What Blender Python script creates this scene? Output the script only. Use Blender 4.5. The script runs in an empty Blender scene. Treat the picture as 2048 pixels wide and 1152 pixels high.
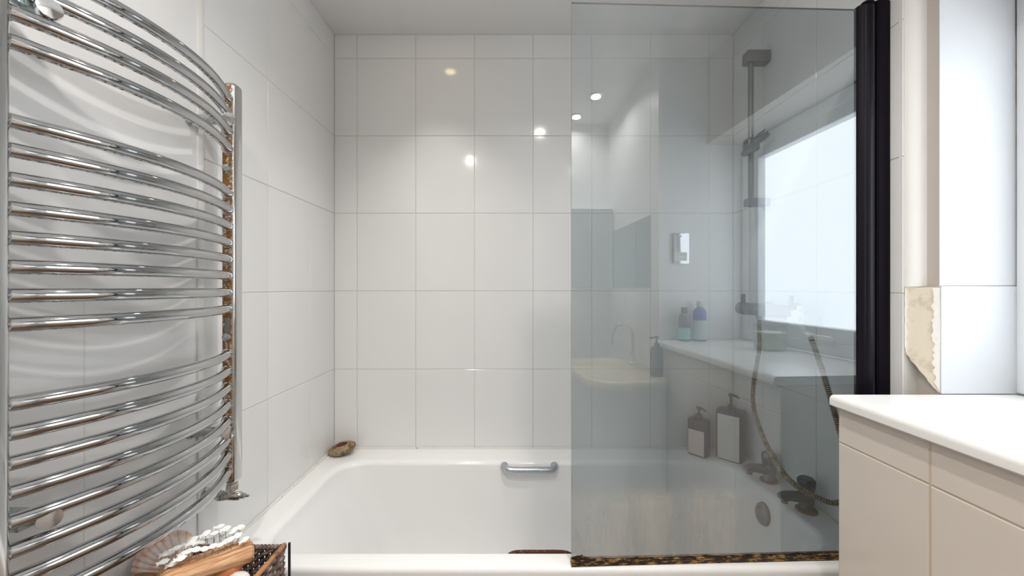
import bpy, bmesh, math, random
from mathutils import Vector, Matrix, noise
random.seed(7)
S = bpy.context.scene
COL = S.collection
PI = math.pi
H = 1.233            # camera height above the floor; heights below are given relative to eye level through zz()
def zz(v): return H + v

# ------------------------------------------------------------------ camera, world, lights, exposure
cam = bpy.data.cameras.new('camera')
cam_o = bpy.data.objects.new('camera', cam); COL.objects.link(cam_o)
cam_o.location = (0, 0, H); cam_o.rotation_euler = (PI/2, 0, 0)
cam.sensor_width = 36; cam.lens = 36*768/2048; cam.clip_start = 0.02
S.camera = cam_o
S.view_settings.view_transform = 'Standard'; S.view_settings.look = 'None'
S.view_settings.gamma = 1; S.view_settings.use_curve_mapping = False
S.view_settings.exposure = 0.60
W = bpy.data.worlds.new('world'); S.world = W; W.use_nodes = True
W.node_tree.nodes['Background'].inputs[0].default_value = (0.80, 0.90, 1.0, 1)
W.node_tree.nodes['Background'].inputs[1].default_value = 1.0
WINDOW_STRENGTH = 3.5
LAMP_WATT = 4.4
LAMP_COLOR = (1.0, 0.955, 0.91)

# ------------------------------------------------------------------ helpers
class MB:
    def __init__(s): s.v = []; s.f = []; s.m = []
    def add(s, vs, fs, mi=0):
        b = len(s.v); s.v += [tuple(p) for p in vs]
        s.f += [tuple(b+i for i in f) for f in fs]; s.m += [mi]*len(fs); return s
    def box(s, x0, x1, y0, y1, z0, z1, mi=0):
        vs = [(x, y, z) for z in (z0, z1) for y in (y0, y1) for x in (x0, x1)]
        return s.add(vs, [(0,2,3,1),(4,5,7,6),(0,1,5,4),(2,6,7,3),(0,4,6,2),(1,3,7,5)], mi)
    def rbox(s, x0, x1, y0, y1, z0, z1, r=0.003, seg=2, M=None, mi=0):
        bm = bmesh.new(); bmesh.ops.create_cube(bm, size=1)
        for v in bm.verts:
            v.co = Vector(((x0+x1)/2+v.co.x*(x1-x0), (y0+y1)/2+v.co.y*(y1-y0), (z0+z1)/2+v.co.z*(z1-z0)))
        bmesh.ops.bevel(bm, geom=bm.edges[:], offset=r, segments=seg, affect='EDGES', profile=0.5)
        if M is not None: bm.transform(M)
        bm.verts.index_update()
        s.add([v.co[:] for v in bm.verts], [[v.index for v in f.verts] for f in bm.faces], mi); bm.free(); return s
    def tube(s, pts, r, seg=12, cap=True, mi=0):
        pts = [Vector(p) for p in pts]; n = len(pts)
        rs = r if isinstance(r, (list, tuple)) else [r]*n
        t0 = (pts[1]-pts[0]).normalized()
        up = Vector((0,0,1)) if abs(t0.z) < 0.9 else Vector((1,0,0))
        nrm = (up - t0*up.dot(t0)).normalized(); vs = []; fs = []
        for i, p in enumerate(pts):
            a = pts[max(i-1,0)]; b = pts[min(i+1,n-1)]; t = (b-a).normalized()
            nrm = (nrm - t*nrm.dot(t)).normalized(); bn = t.cross(nrm)
            for k in range(seg):
                an = 2*PI*k/seg; vs.append(p + (nrm*math.cos(an)+bn*math.sin(an))*rs[i])
        for i in range(n-1):
            for k in range(seg):
                k2 = (k+1) % seg
                fs.append((i*seg+k, i*seg+k2, (i+1)*seg+k2, (i+1)*seg+k))
        if cap:
            fs.append(tuple(reversed(range(seg)))); fs.append(tuple((n-1)*seg+k for k in range(seg)))
        return s.add(vs, fs, mi)
    def lathe(s, prof, loc=(0,0,0), axis=(0,0,1), seg=32, mi=0, sx=1, sy=1):
        q = Vector((0,0,1)).rotation_difference(Vector(axis).normalized()).to_matrix().to_4x4()
        M = Matrix.Translation(loc) @ q; vs = []; fs = []
        for r, z in prof:
            for k in range(seg):
                a = 2*PI*k/seg; vs.append(M @ Vector((r*math.cos(a)*sx, r*math.sin(a)*sy, z)))
        n = len(prof)
        for i in range(n-1):
            for k in range(seg):
                k2 = (k+1) % seg; fs.append((i*seg+k, i*seg+k2, (i+1)*seg+k2, (i+1)*seg+k))
        fs.append(tuple(reversed(range(seg)))); fs.append(tuple((n-1)*seg+k for k in range(seg)))
        return s.add(vs, fs, mi)
    def rings(s, rings, cap0=False, cap1=True, mi=0):
        n = len(rings[0]); vs = [p for r in rings for p in r]; fs = []
        for i in range(len(rings)-1):
            for k in range(n):
                k2 = (k+1) % n; fs.append((i*n+k, i*n+k2, (i+1)*n+k2, (i+1)*n+k))
        if cap0: fs.append(tuple(reversed(range(n))))
        if cap1: fs.append(tuple((len(rings)-1)*n+k for k in range(n)))
        return s.add(vs, fs, mi)
    def prism(s, poly, axis, a0, a1, mi=0):
        # poly: 2D points; axis 'x','y' or 'z' is the extrusion direction
        def P(p, a):
            return {'x': (a, p[0], p[1]), 'y': (p[0], a, p[1]), 'z': (p[0], p[1], a)}[axis]
        n = len(poly); vs = [P(p, a0) for p in poly]+[P(p, a1) for p in poly]
        fs = [tuple(range(n)), tuple(reversed(range(n, 2*n)))]+[(i, n+i, n+(i+1) % n, (i+1) % n) for i in range(n)]
        return s.add(vs, fs, mi)
    def build(s, name, mat, parent=None, smooth=True, angle=35, fixn=True):
        me = bpy.data.meshes.new(name); me.from_pydata(s.v, [], s.f)
        for m in (mat if isinstance(mat, (list, tuple)) else [mat]): me.materials.append(m)
        me.polygons.foreach_set('material_index', s.m)
        if fixn:
            bm = bmesh.new(); bm.from_mesh(me); bmesh.ops.recalc_face_normals(bm, faces=bm.faces[:]); bm.to_mesh(me); bm.free()
        if smooth:
            me.polygons.foreach_set('use_smooth', [True]*len(me.polygons))
            me.set_sharp_from_angle(angle=math.radians(angle))
        me.update()
        o = bpy.data.objects.new(name, me); COL.objects.link(o)
        if parent is not None:
            o.parent = parent
            if parent.type == 'EMPTY' or True: o.matrix_parent_inverse = Matrix.Translation(parent_loc(parent)).inverted()
        return o
def parent_loc(o):
    v = Vector((0,0,0))
    while o is not None: v += o.location if o.type == 'EMPTY' else Vector((0,0,0)); o = o.parent if False else None
    return v
def tag(o, label=None, cat=None, group=None, kind=None):
    if label: o['label'] = label
    if cat: o['category'] = cat
    if group: o['group'] = group
    if kind: o['kind'] = kind
    return o
def empty(name, loc, label, cat, group=None):
    o = bpy.data.objects.new(name, None); COL.objects.link(o); o.location = loc; o.empty_display_size = 0.03
    return tag(o, label, cat, group)
def struct(o): o['kind'] = 'structure'; return o
def at(px, py, Y):   # a point at real depth Y metres
    return Vector(((px-1024)*Y/768, Y, H+(576-py)*Y/768))
def smoothpath(P, n=8):
    P = [Vector(p) for p in P]; out = []
    Q = [P[0]*2-P[1]]+P+[P[-1]*2-P[-2]]
    for i in range(1, len(Q)-2):
        a, b, c, d = Q[i-1], Q[i], Q[i+1], Q[i+2]
        for k in range(n):
            t = k/n
            out.append(0.5*((2*b)+(c-a)*t+(2*a-5*b+4*c-d)*t*t+(3*b-a-3*c+d)*t**3))
    out.append(P[-1]); return out

# ------------------------------------------------------------------ materials
def newmat(name):
    m = bpy.data.materials.new(name); m.use_nodes = True
    nt = m.node_tree; return m, nt, nt.nodes['Principled BSDF']
def N(nt, t, **kw):
    n = nt.nodes.new(t)
    for k, v in kw.items():
        if k in n.inputs: n.inputs[k].default_value = v
        else: setattr(n, k, v)
    return n
def L(nt, a, b): nt.links.new(a, b)
def simple(name, col, rough=0.5, metal=0.0, bump=0.0, bscale=200, var=0.0, vscale=8, coat=0.0, spec=None, rvar=0.0):
    m, nt, b = newmat(name)
    b.inputs['Base Color'].default_value = (*col, 1); b.inputs['Roughness'].default_value = rough
    b.inputs['Metallic'].default_value = metal; b.inputs['Coat Weight'].default_value = coat
    if spec is not None: b.inputs['Specular IOR Level'].default_value = spec
    tc = N(nt, 'ShaderNodeTexCoord')
    nz = N(nt, 'ShaderNodeTexNoise', Scale=vscale, Detail=5.0); L(nt, tc.outputs['Object'], nz.inputs['Vector'])
    if var:
        mx = N(nt, 'ShaderNodeMix', data_type='RGBA')
        mx.inputs[6].default_value = (*[c*(1-var) for c in col], 1); mx.inputs[7].default_value = (*[min(1, c*(1+var*0.6)) for c in col], 1)
        L(nt, nz.outputs['Fac'], mx.inputs[0]); L(nt, mx.outputs[2], b.inputs['Base Color'])
    if rvar:
        mr = N(nt, 'ShaderNodeMapRange'); mr.inputs['From Min'].default_value = 0.3; mr.inputs['From Max'].default_value = 0.7
        mr.inputs['To Min'].default_value = max(0.02, rough-rvar); mr.inputs['To Max'].default_value = rough+rvar
        L(nt, nz.outputs['Fac'], mr.inputs['Value']); L(nt, mr.outputs['Result'], b.inputs['Roughness'])
    if bump:
        n2 = N(nt, 'ShaderNodeTexNoise', Scale=bscale, Detail=3.0); L(nt, tc.outputs['Object'], n2.inputs['Vector'])
        bp = N(nt, 'ShaderNodeBump', Strength=bump, Distance=0.002); L(nt, n2.outputs['Fac'], bp.inputs['Height']); L(nt, bp.outputs['Normal'], b.inputs['Normal'])
    return m
def worn(name, col, rough, metal, stain, scale, lo, hi, detail=8.0, axis=None, axlim=(0,1), stain_rough=0.8, stretch=(1, 1, 1)):
    """base surface with patches of a second colour; axis restricts the wear to faces pointing one way"""
    m, nt, b = newmat(name); tc = N(nt, 'ShaderNodeTexCoord')
    nz = N(nt, 'ShaderNodeTexNoise', Scale=scale, Detail=detail, Roughness=0.65)
    mpp = N(nt, 'ShaderNodeMapping'); mpp.inputs['Scale'].default_value = stretch; L(nt, tc.outputs['Object'], mpp.inputs[0]); L(nt, mpp.outputs[0], nz.inputs['Vector'])
    mr = N(nt, 'ShaderNodeMapRange'); mr.inputs['From Min'].default_value = lo; mr.inputs['From Max'].default_value = hi
    L(nt, nz.outputs['Fac'], mr.inputs['Value']); fac = mr.outputs['Result']
    if axis:
        sp = N(nt, 'ShaderNodeSeparateXYZ'); L(nt, tc.outputs['Normal'], sp.inputs[0])
        m2 = N(nt, 'ShaderNodeMapRange'); m2.inputs['From Min'].default_value = axlim[0]; m2.inputs['From Max'].default_value = axlim[1]
        L(nt, sp.outputs[axis], m2.inputs['Value'])
        mu = N(nt, 'ShaderNodeMath', operation='MULTIPLY'); L(nt, fac, mu.inputs[0]); L(nt, m2.outputs['Result'], mu.inputs[1]); fac = mu.outputs[0]
    n3 = N(nt, 'ShaderNodeTexNoise', Scale=scale*2.5, Detail=6.0); L(nt, tc.outputs['Object'], n3.inputs['Vector'])
    sc = N(nt, 'ShaderNodeMix', data_type='RGBA'); sc.inputs[6].default_value = (*stain, 1); sc.inputs[7].default_value = (*[c*0.25 for c in stain], 1)
    L(nt, n3.outputs['Fac'], sc.inputs[0])
    mx = N(nt, 'ShaderNodeMix', data_type='RGBA'); mx.inputs[6].default_value = (*col, 1); L(nt, sc.outputs[2], mx.inputs[7]); L(nt, fac, mx.inputs[0])
    L(nt, mx.outputs[2], b.inputs['Base Color'])
    a = N(nt, 'ShaderNodeMapRange'); a.inputs['To Min'].default_value = rough; a.inputs['To Max'].default_value = stain_rough
    L(nt, fac, a.inputs['Value']); L(nt, a.outputs['Result'], b.inputs['Roughness'])
    c = N(nt, 'ShaderNodeMapRange'); c.inputs['To Min'].default_value = metal; c.inputs['To Max'].default_value = 0.1
    L(nt, fac, c.inputs['Value']); L(nt, c.outputs['Result'], b.inputs['Metallic'])
    return m
M_tile = simple('glazed_tile', (0.85, 0.85, 0.845), 0.10, var=0.015, vscale=3, bump=0.08, bscale=9, spec=0.4)
M_ltile_lamplit = simple('glazed_tile_ledge_lamplit', (0.76, 0.69, 0.62), 0.16, var=0.02, vscale=3, bump=0.05, bscale=12, spec=0.3)  # beige tint puts the warm lamplight on the ledge front into the tile colour
M_grout = simple('grout', (0.70, 0.68, 0.63), 0.85, var=0.2, vscale=25)
M_lgrout = simple('grout_beige', (0.62, 0.55, 0.42), 0.85, var=0.15, vscale=25)
M_paint = simple('wall_paint', (0.85, 0.85, 0.85), 0.42, bump=0.06, bscale=60, var=0.01)
M_ceil = simple('ceiling_paint', (0.88, 0.875, 0.865), 0.75, bump=0.1, bscale=90)
M_plaster = simple('plaster_paint', (0.55, 0.50, 0.455), 0.55, bump=0.12, bscale=50, var=0.03)
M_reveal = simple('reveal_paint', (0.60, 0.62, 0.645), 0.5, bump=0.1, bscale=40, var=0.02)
M_nosing = simple('nosing_paint', (0.80, 0.785, 0.76), 0.5, bump=0.1, bscale=40)
M_bare = worn('bare_filler', (0.74, 0.66, 0.54), 0.9, 0, (0.56, 0.46, 0.34), 28, 0.52, 0.85)
M_flake = simple('flaking_paint', (0.86, 0.84, 0.80), 0.6, bump=0.5, bscale=120)
M_crack = simple('crack_shadow_gap', (0.16, 0.14, 0.12), 0.95)
M_floor = simple('floor_boards', (0.22, 0.11, 0.05), 0.35, var=0.5, vscale=6)
M_acrylic = simple('bath_acrylic', (0.92, 0.92, 0.915), 0.13, var=0.012, vscale=2.5, spec=0.45, coat=0.3)
M_chrome = worn('chrome_bar', (0.54, 0.55, 0.56), 0.05, 1.0, (0.22, 0.12, 0.05), 160, 0.52, 0.60, axis='Z', axlim=(-0.80, -0.97))
M_chromepost = worn('chrome_rusting', (0.66, 0.66, 0.65), 0.10, 1.0, (0.45, 0.19, 0.03), 110, 0.37, 0.50, axis='Y', axlim=(-0.7, -0.95))
M_chromeclean = simple('chrome', (0.78, 0.79, 0.80), 0.10, 1.0, rvar=0.04, vscale=30)
M_chromedull = worn('chrome_limescaled', (0.24, 0.25, 0.27), 0.28, 0.9, (0.45, 0.42, 0.38), 45, 0.48, 0.75)
M_handle = simple('brushed_handle', (0.50, 0.53, 0.57), 0.30, 0.8, rvar=0.05, vscale=40)
M_tapdark = worn('chrome_tarnished', (0.10, 0.115, 0.14), 0.30, 0.8, (0.30, 0.27, 0.22), 45, 0.50, 0.75)
M_taprust = worn('tap_base_rust', (0.26, 0.24, 0.22), 0.35, 0.8, (0.40, 0.22, 0.07), 60, 0.40, 0.6)
M_verdigris = worn('verdigris', (0.44, 0.48, 0.48), 0.30, 0.85, (0.08, 0.24, 0.20), 70, 0.56, 0.66)
M_nut = worn('nickel_nut', (0.70, 0.68, 0.62), 0.22, 1.0, (0.25, 0.40, 0.34), 80, 0.5, 0.7)
M_hose = worn('hose_bronze', (0.52, 0.42, 0.30), 0.35, 0.8, (0.22, 0.15, 0.09), 60, 0.4, 0.7)
M_hosegroove = simple('hose_groove', (0.10, 0.075, 0.05), 0.7, 0.3)
M_black = simple('black_anodised', (0.005, 0.004, 0.008), 0.36, spec=0.18)
M_blackmatt = simple('black_channel', (0.004, 0.003, 0.006), 0.5, spec=0.06)
M_mould = worn('mouldy_seal', (0.02, 0.012, 0.008), 0.6, 0.0, (0.60, 0.34, 0.11), 75, 0.50, 0.58, detail=10, stretch=(0.6, 1, 3.0))
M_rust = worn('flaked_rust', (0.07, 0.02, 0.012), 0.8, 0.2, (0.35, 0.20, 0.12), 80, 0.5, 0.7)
M_sealant = worn('sealant_yellowed', (0.82, 0.80, 0.75), 0.5, 0, (0.30, 0.24, 0.17), 55, 0.62, 0.70)
M_top = simple('worktop_white', (0.88, 0.875, 0.85), 0.22, var=0.01)
M_toplip = simple('worktop_lip', (0.86, 0.82, 0.74), 0.25, var=0.02)
M_upvc = simple('window_upvc', (0.80, 0.83, 0.86), 0.3)
M_white = simple('white_plastic', (0.82, 0.82, 0.80), 0.35)
M_mirror = simple('mirror_glass', (0.78, 0.83, 0.84), 0.02, 1.0)
M_cream = simple('cream_ceramic', (0.78, 0.64, 0.44), 0.15)
M_door = simple('door_paint', (0.30, 0.24, 0.19), 0.45, var=0.1)
M_cab = simple('cabinet_grey', (0.30, 0.33, 0.35), 0.15, spec=0.6)
M_dark = simple('dark_plastic', (0.02, 0.022, 0.03), 0.35)
M_navy = simple('navy_bottle', (0.02, 0.03, 0.09), 0.3)
M_pinklabel = simple('pink_label', (0.70, 0.58, 0.54), 0.55, var=0.06, vscale=40)
M_greylabel = simple('pale_label', (0.72, 0.70, 0.66), 0.55, var=0.06, vscale=40)
M_maroon = simple('maroon_bottle', (0.07, 0.02, 0.03), 0.35)
M_aqua = simple('aqua_label', (0.28, 0.68, 0.68), 0.5)
M_blue = simple('cobalt_glass', (0.05, 0.08, 0.55), 0.12)
M_smoke = simple('smoked_glass', (0.10, 0.12, 0.15), 0.12)
M_bluelabel = simple('pale_blue_label', (0.62, 0.72, 0.76), 0.5)
M_cork = simple('cream_cap', (0.78, 0.72, 0.58), 0.5)
M_wax = simple('candle_wax', (0.82, 0.80, 0.68), 0.5)
M_wick = simple('candle_wick', (0.15, 0.13, 0.11), 0.9)
M_stone = worn('brown_stone', (0.36, 0.27, 0.15), 0.55, 0, (0.14, 0.09, 0.04), 40, 0.45, 0.65)
M_stonehole = worn('stone_hollow', (0.10, 0.03, 0.015), 0.7, 0, (0.18, 0.10, 0.04), 60, 0.5, 0.7)
M_fish = simple('white_metal_fish', (0.88, 0.90, 0.90), 0.35, 0.0)
M_pin = simple('steel_pin', (0.35, 0.36, 0.38), 0.3, 0.9)
M_cane = worn('brown_cane', (0.46, 0.22, 0.10), 0.5, 0, (0.20, 0.09, 0.04), 40, 0.5, 0.7)
M_frame = simple('black_wire', (0.02, 0.02, 0.025), 0.4)

def wood_mat():
    m, nt, b = newmat('driftwood'); tc = N(nt, 'ShaderNodeTexCoord')
    mp = N(nt, 'ShaderNodeMapping', vector_type='TEXTURE'); mp.inputs['Scale'].default_value = (1/9, 1/75, 1/75); mp.inputs['Rotation'].default_value = (0, 0, 0.74)
    L(nt, tc.outputs['Object'], mp.inputs[0])
    nz = N(nt, 'ShaderNodeTexNoise', Scale=2.0, Detail=8.0); L(nt, mp.outputs[0], nz.inputs['Vector'])
    cr = N(nt, 'ShaderNodeValToRGB'); L(nt, nz.outputs['Fac'], cr.inputs[0])
    e = cr.color_ramp.elements; e[0].position = 0.32; e[0].color = (0.36, 0.15, 0.06, 1); e[1].position = 0.58; e[1].color = (0.72, 0.42, 0.22, 1)
    x = e.new(0.75); x.color = (0.82, 0.62, 0.42, 1)
    L(nt, cr.outputs[0], b.inputs['Base Color']); b.inputs['Roughness'].default_value = 0.6
    bp = N(nt, 'ShaderNodeBump', Strength=0.3, Distance=0.002); L(nt, nz.outputs['Fac'], bp.inputs['Height']); L(nt, bp.outputs[0], b.inputs['Normal'])
    return m
M_wood = wood_mat()
def shell_mat():
    m, nt, b = newmat('scallop_shell'); tc = N(nt, 'ShaderNodeTexCoord')
    at_ = N(nt, 'ShaderNodeAttribute', attribute_name='grow'); 
    w = N(nt, 'ShaderNodeTexNoise', Scale=60.0, Detail=6.0); L(nt, tc.outputs['Object'], w.inputs['Vector'])
    ad = N(nt, 'ShaderNodeMath', operation='MULTIPLY_ADD'); ad.inputs[1].default_value = 0.6; L(nt, w.outputs['Fac'], ad.inputs[0]); L(nt, at_.outputs['Fac'], ad.inputs[2])
    sn = N(nt, 'ShaderNodeMath', operation='SINE'); mu = N(nt, 'ShaderNodeMath', operation='MULTIPLY'); mu.inputs[1].default_value = 14
    L(nt, ad.outputs[0], mu.inputs[0]); L(nt, mu.outputs[0], sn.inputs[0])
    cr = N(nt, 'ShaderNodeValToRGB'); mr = N(nt, 'ShaderNodeMapRange'); mr.inputs['From Min'].default_value = -1; L(nt, sn.outputs[0], mr.inputs['Value'])
    L(nt, mr.outputs['Result'], cr.inputs[0]); e = cr.color_ramp.elements
    e[0].color = (0.82, 0.54, 0.44, 1); e[1].color = (0.93, 0.83, 0.77, 1); x = e.new(0.45); x.color = (0.90, 0.72, 0.64, 1)
    L(nt, cr.outputs[0], b.inputs['Base Color']); b.inputs['Roughness'].default_value = 0.6
    return m
M_shell = shell_mat()
def wicker_mat():
    m, nt, b = newmat('dark_wicker'); tc = N(nt, 'ShaderNodeTexCoord')
    nz = N(nt, 'ShaderNodeTexNoise', Scale=45.0, Detail=4.0); L(nt, tc.outputs['Object'], nz.inputs['Vector'])
    cr = N(nt, 'ShaderNodeValToRGB'); L(nt, nz.outputs['Fac'], cr.inputs[0]); e = cr.color_ramp.elements
    e[0].position = 0.35; e[0].color = (0.05, 0.035, 0.035, 1); e[1].position = 0.7; e[1].color = (0.42, 0.33, 0.29, 1)
    x = e.new(0.52); x.color = (0.18, 0.12, 0.10, 1)
    L(nt, cr.outputs[0], b.inputs['Base Color']); b.inputs['Roughness'].default_value = 0.55
    return m
M_wicker = wicker_mat()
M_peborange = worn('orange_pebble', (0.52, 0.17, 0.06), 0.35, 0, (0.40, 0.14, 0.06), 20, 0.5, 0.8, stain_rough=0.4)
M_pebwhite = simple('white_pebble', (0.80, 0.78, 0.76), 0.4, var=0.06, vscale=30)
M_pebbrown = worn('brown_pebble', (0.34, 0.20, 0.09), 0.35, 0, (0.20, 0.11, 0.05), 20, 0.5, 0.8, stain_rough=0.4)
M_pebolive = worn('olive_pebble', (0.32, 0.27, 0.12), 0.35, 0, (0.20, 0.17, 0.08), 20, 0.5, 0.8, stain_rough=0.4)

def glass_mat(name, reflect, trans, film=True):
    m = bpy.data.materials.new(name); m.use_nodes = True; nt = m.node_tree; nt.nodes.clear()
    out = N(nt, 'ShaderNodeOutputMaterial'); tr = N(nt, 'ShaderNodeBsdfTransparent'); tr.inputs[0].default_value = (*trans, 1)
    gl = N(nt, 'ShaderNodeBsdfGlossy'); gl.inputs['Color'].default_value = (0.93, 0.97, 1.0, 1); gl.inputs['Roughness'].default_value = 0.0
    fr = N(nt, 'ShaderNodeLayerWeight'); fr.inputs['Blend'].default_value = 0.22
    ad = N(nt, 'ShaderNodeMath', operation='MULTIPLY_ADD', use_clamp=True); ad.inputs[1].default_value = min(1.0, reflect*4); ad.inputs[2].default_value = reflect
    L(nt, fr.outputs['Fresnel'], ad.inputs[0])
    mx = N(nt, 'ShaderNodeMixShader'); L(nt, ad.outputs[0], mx.inputs[0]); L(nt, tr.outputs[0], mx.inputs[1]); L(nt, gl.outputs[0], mx.inputs[2])
    res = mx.outputs[0]
    if film:
        tc = N(nt, 'ShaderNodeTexCoord'); sp = N(nt, 'ShaderNodeSeparateXYZ'); L(nt, tc.outputs['Object'], sp.inputs[0])
        # limescale film: dense in the lowest 30 cm of the pane, run down in streaks
        mp = N(nt, 'ShaderNodeMapping'); mp.inputs['Scale'].default_value = (14, 1, 2.2); L(nt, tc.outputs['Object'], mp.inputs[0])
        nz = N(nt, 'ShaderNodeTexNoise', Scale=1.0, Detail=7.0, Roughness=0.6); L(nt, mp.outputs[0], nz.inputs['Vector'])
        zr = N(nt, 'ShaderNodeMapRange', interpolation_type='SMOOTHSTEP'); zr.inputs['From Min'].default_value = zz(-0.47); zr.inputs['From Max'].default_value = zz(-0.54)
        zr.inputs['To Min'].default_value = 0.12; zr.inputs['To Max'].default_value = 1.0; L(nt, sp.outputs['Z'], zr.inputs['Value'])
        nr = N(nt, 'ShaderNodeMapRange'); nr.inputs['From Min'].default_value = 0.25; nr.inputs['From Max'].default_value = 0.75
        nr.inputs['To Min'].default_value = 0.12; nr.inputs['To Max'].default_value = 0.50; L(nt, nz.outputs['Fac'], nr.inputs['Value'])
        mu = N(nt, 'ShaderNodeMath', operation='MULTIPLY'); L(nt, zr.outputs[0], mu.inputs[0]); L(nt, nr.outputs[0], mu.inputs[1])
        xr_ = N(nt, 'ShaderNodeMapRange', interpolation_type='SMOOTHSTEP'); xr_.inputs['From Min'].default_value = 0.50; xr_.inputs['From Max'].default_value = 0.64
        xr_.inputs['To Min'].default_value = 1.0; xr_.inputs['To Max'].default_value = 0.22; L(nt, sp.outputs['X'], xr_.inputs['Value'])
        mu0 = mu; mu = N(nt, 'ShaderNodeMath', operation='MULTIPLY'); L(nt, mu0.outputs[0], mu.inputs[0]); L(nt, xr_.outputs[0], mu.inputs[1])
        df = N(nt, 'ShaderNodeBsdfDiffuse'); df.inputs[0].default_value = (0.70, 0.64, 0.55, 1)
        m2 = N(nt, 'ShaderNodeMixShader'); L(nt, mu.outputs[0], m2.inputs[0]); L(nt, res, m2.inputs[1]); L(nt, df.outputs[0], m2.inputs[2]); res = m2.outputs[0]
    L(nt, res, out.inputs[0]); return m
M_glassfront = glass_mat('tinted_glass_front', 0.15, (0.67, 0.73, 0.76))
M_glassback = glass_mat('tinted_glass_back', 0.0, (0.86, 0.89, 0.90), film=False)
M_glassedge = simple('glass_edge', (0.10, 0.16, 0.17), 0.2)
M_clear = glass_mat('clear_jar_glass', 0.10, (0.95, 0.97, 0.97), film=False)
def emit(name, col, s):
    m = bpy.data.materials.new(name); m.use_nodes = True; nt = m.node_tree; nt.nodes.clear()
    e = N(nt, 'ShaderNodeEmission'); e.inputs[0].default_value = (*col, 1); e.inputs[1].default_value = s
    o = N(nt, 'ShaderNodeOutputMaterial'); L(nt, e.outputs[0], o.inputs[0]); return m
M_pane = emit('frosted_daylit_pane', (0.88, 0.94, 1.0), WINDOW_STRENGTH)
M_bulb = emit('lamp_glow', (1.0, 0.78, 0.42), 11)

# ------------------------------------------------------------------ setting: dimensions
XL, XR = -0.757, 0.943       # tiled faces of the two end walls over the bath
YB = 1.635                   # tiled back wall
CE = 1.08                    # ceiling above eye level
YN = -0.62                   # wall behind the camera
XP = 0.978                   # plaster face of the window wall
YE = 0.88                    # far reveal of the window / far end of the ledge
YS = 0.12                    # near reveal
XS = 0.745                   # face of the thick wall beside the basin
ZL = -0.243                  # top of the ledge

_tiles = {}
def tile_obj(w, h, org, u, v, n, mat, parent, name='tile', t=0.005, ch=0.0012, proud=0.0):
    key = (round(w, 4), round(h, 4), mat.name)
    if key not in _tiles:
        a, b = w/2, h/2; c, d = a-ch, b-ch
        vs = [(-a,-b,-t),(a,-b,-t),(a,b,-t),(-a,b,-t), (-a,-b,-ch),(a,-b,-ch),(a,b,-ch),(-a,b,-ch), (-c,-d,0),(c,-d,0),(c,d,0),(-c,d,0)]
        fs = [(8,9,10,11)]+[(i, (i+1) % 4, 4+(i+1) % 4, 4+i) for i in range(4)]+[(4+i, 4+(i+1) % 4, 8+(i+1) % 4, 8+i) for i in range(4)]
        me = bpy.data.meshes.new(name); me.from_pydata(vs, [], fs); me.materials.append(mat); me.update(); _tiles[key] = me
    o = bpy.data.objects.new(name, _tiles[key]); COL.objects.link(o)
    M = Matrix((u, v, n)).transposed().to_4x4()
    rot = Matrix.Rotation(random.uniform(-1, 1)*0.0012, 4, 'X') @ Matrix.Rotation(random.uniform(-1, 1)*0.0012, 4, 'Y')
    o.parent = parent
    o.matrix_world = Matrix.Translation(Vector(org)+Vector(n)*proud) @ M @ rot
    return o
def tile_grid(parent, ue, ve, axis_u, plane, n, mat, joint=0.0022, skip=None):
    """ue, ve: lists of joint positions along the horizontal axis and height (relative to eye)"""
    for i in range(len(ue)-1):
        for j in range(len(ve)-1):
            if skip and skip(i, j): continue
            a, b, c, d = ue[i], ue[i+1], ve[j], ve[j+1]
            w, h = b-a-joint, d-c-joint; cu, cv = (a+b)/2, zz((c+d)/2)
            if axis_u == 'x': org = (cu, plane, cv); u = Vector((1,0,0))
            else: org = (plane, cu, cv); u = Vector((0, n[0], 0))
            tile_obj(w, h, org, u, Vector((0,0,1)), Vector(n), mat, parent)
ROWS = [-0.683, -0.346, -0.013, 0.318, 0.648, 0.978, 1.08]
G = 0.0015
FZ = -1.233
# back wall
wb = struct(MB().box(XL-0.1, XR+0.3, YB+G, YB+0.12, 0, zz(CE)+0.05).build('wall_back', M_grout, smooth=False))
tile_grid(wb, [XL, -0.660, -0.410, -0.160, 0.090, 0.340, 0.590, 0.840, XR], ROWS, 'x', YB, (0,-1,0), M_tile)
# left wall: tiled over the bath, flat panels and paint beside the radiator
wl = struct(MB().box(XL-0.12, XL-G, YN-0.1, YB+0.1, 0, zz(CE)+0.05).build('wall_left', M_grout, smooth=False))
tile_grid(wl, [0.94, 1.19, 1.44, YB], ROWS, 'y', XL, (1,0,0), M_tile)
for (a, b) in ((YN, -0.32), (-0.32, 0.18), (0.18, 0.68), (0.68, 0.925)):
    tile_obj(b-a-0.0012, (0.0-FZ)-0.002-0.013, (XL, (a+b)/2, zz((FZ-0.013)/2)), Vector((0,1,0)), Vector((0,0,1)), Vector((1,0,0)), M_tile, wl, name='panel')
MB().box(XL-0.001, XL+0.0, YN, 0.925, zz(-0.013), zz(CE)).build('painted_face', M_paint, wl, smooth=False)
struct(MB().rbox(XL-0.002, XL+0.004, 0.922, 0.940, zz(-0.70), zz(CE), 0.002).build('trim_1', M_white))
# ceiling, floor, near wall
struct(MB().box(XL-0.1, 1.25, YN-0.1, YB+0.1, zz(CE), zz(CE)+0.1).build('ceiling', M_ceil, smooth=False))
struct(MB().box(XL-0.1, 1.25, YN-0.1, YB+0.1, -0.08, 0).build('floor', M_floor, smooth=False))
struct(MB().box(XL-0.1, 1.25, YN-0.12, YN, 0, zz(CE)).build('wall_front', M_paint, smooth=False))
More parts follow.
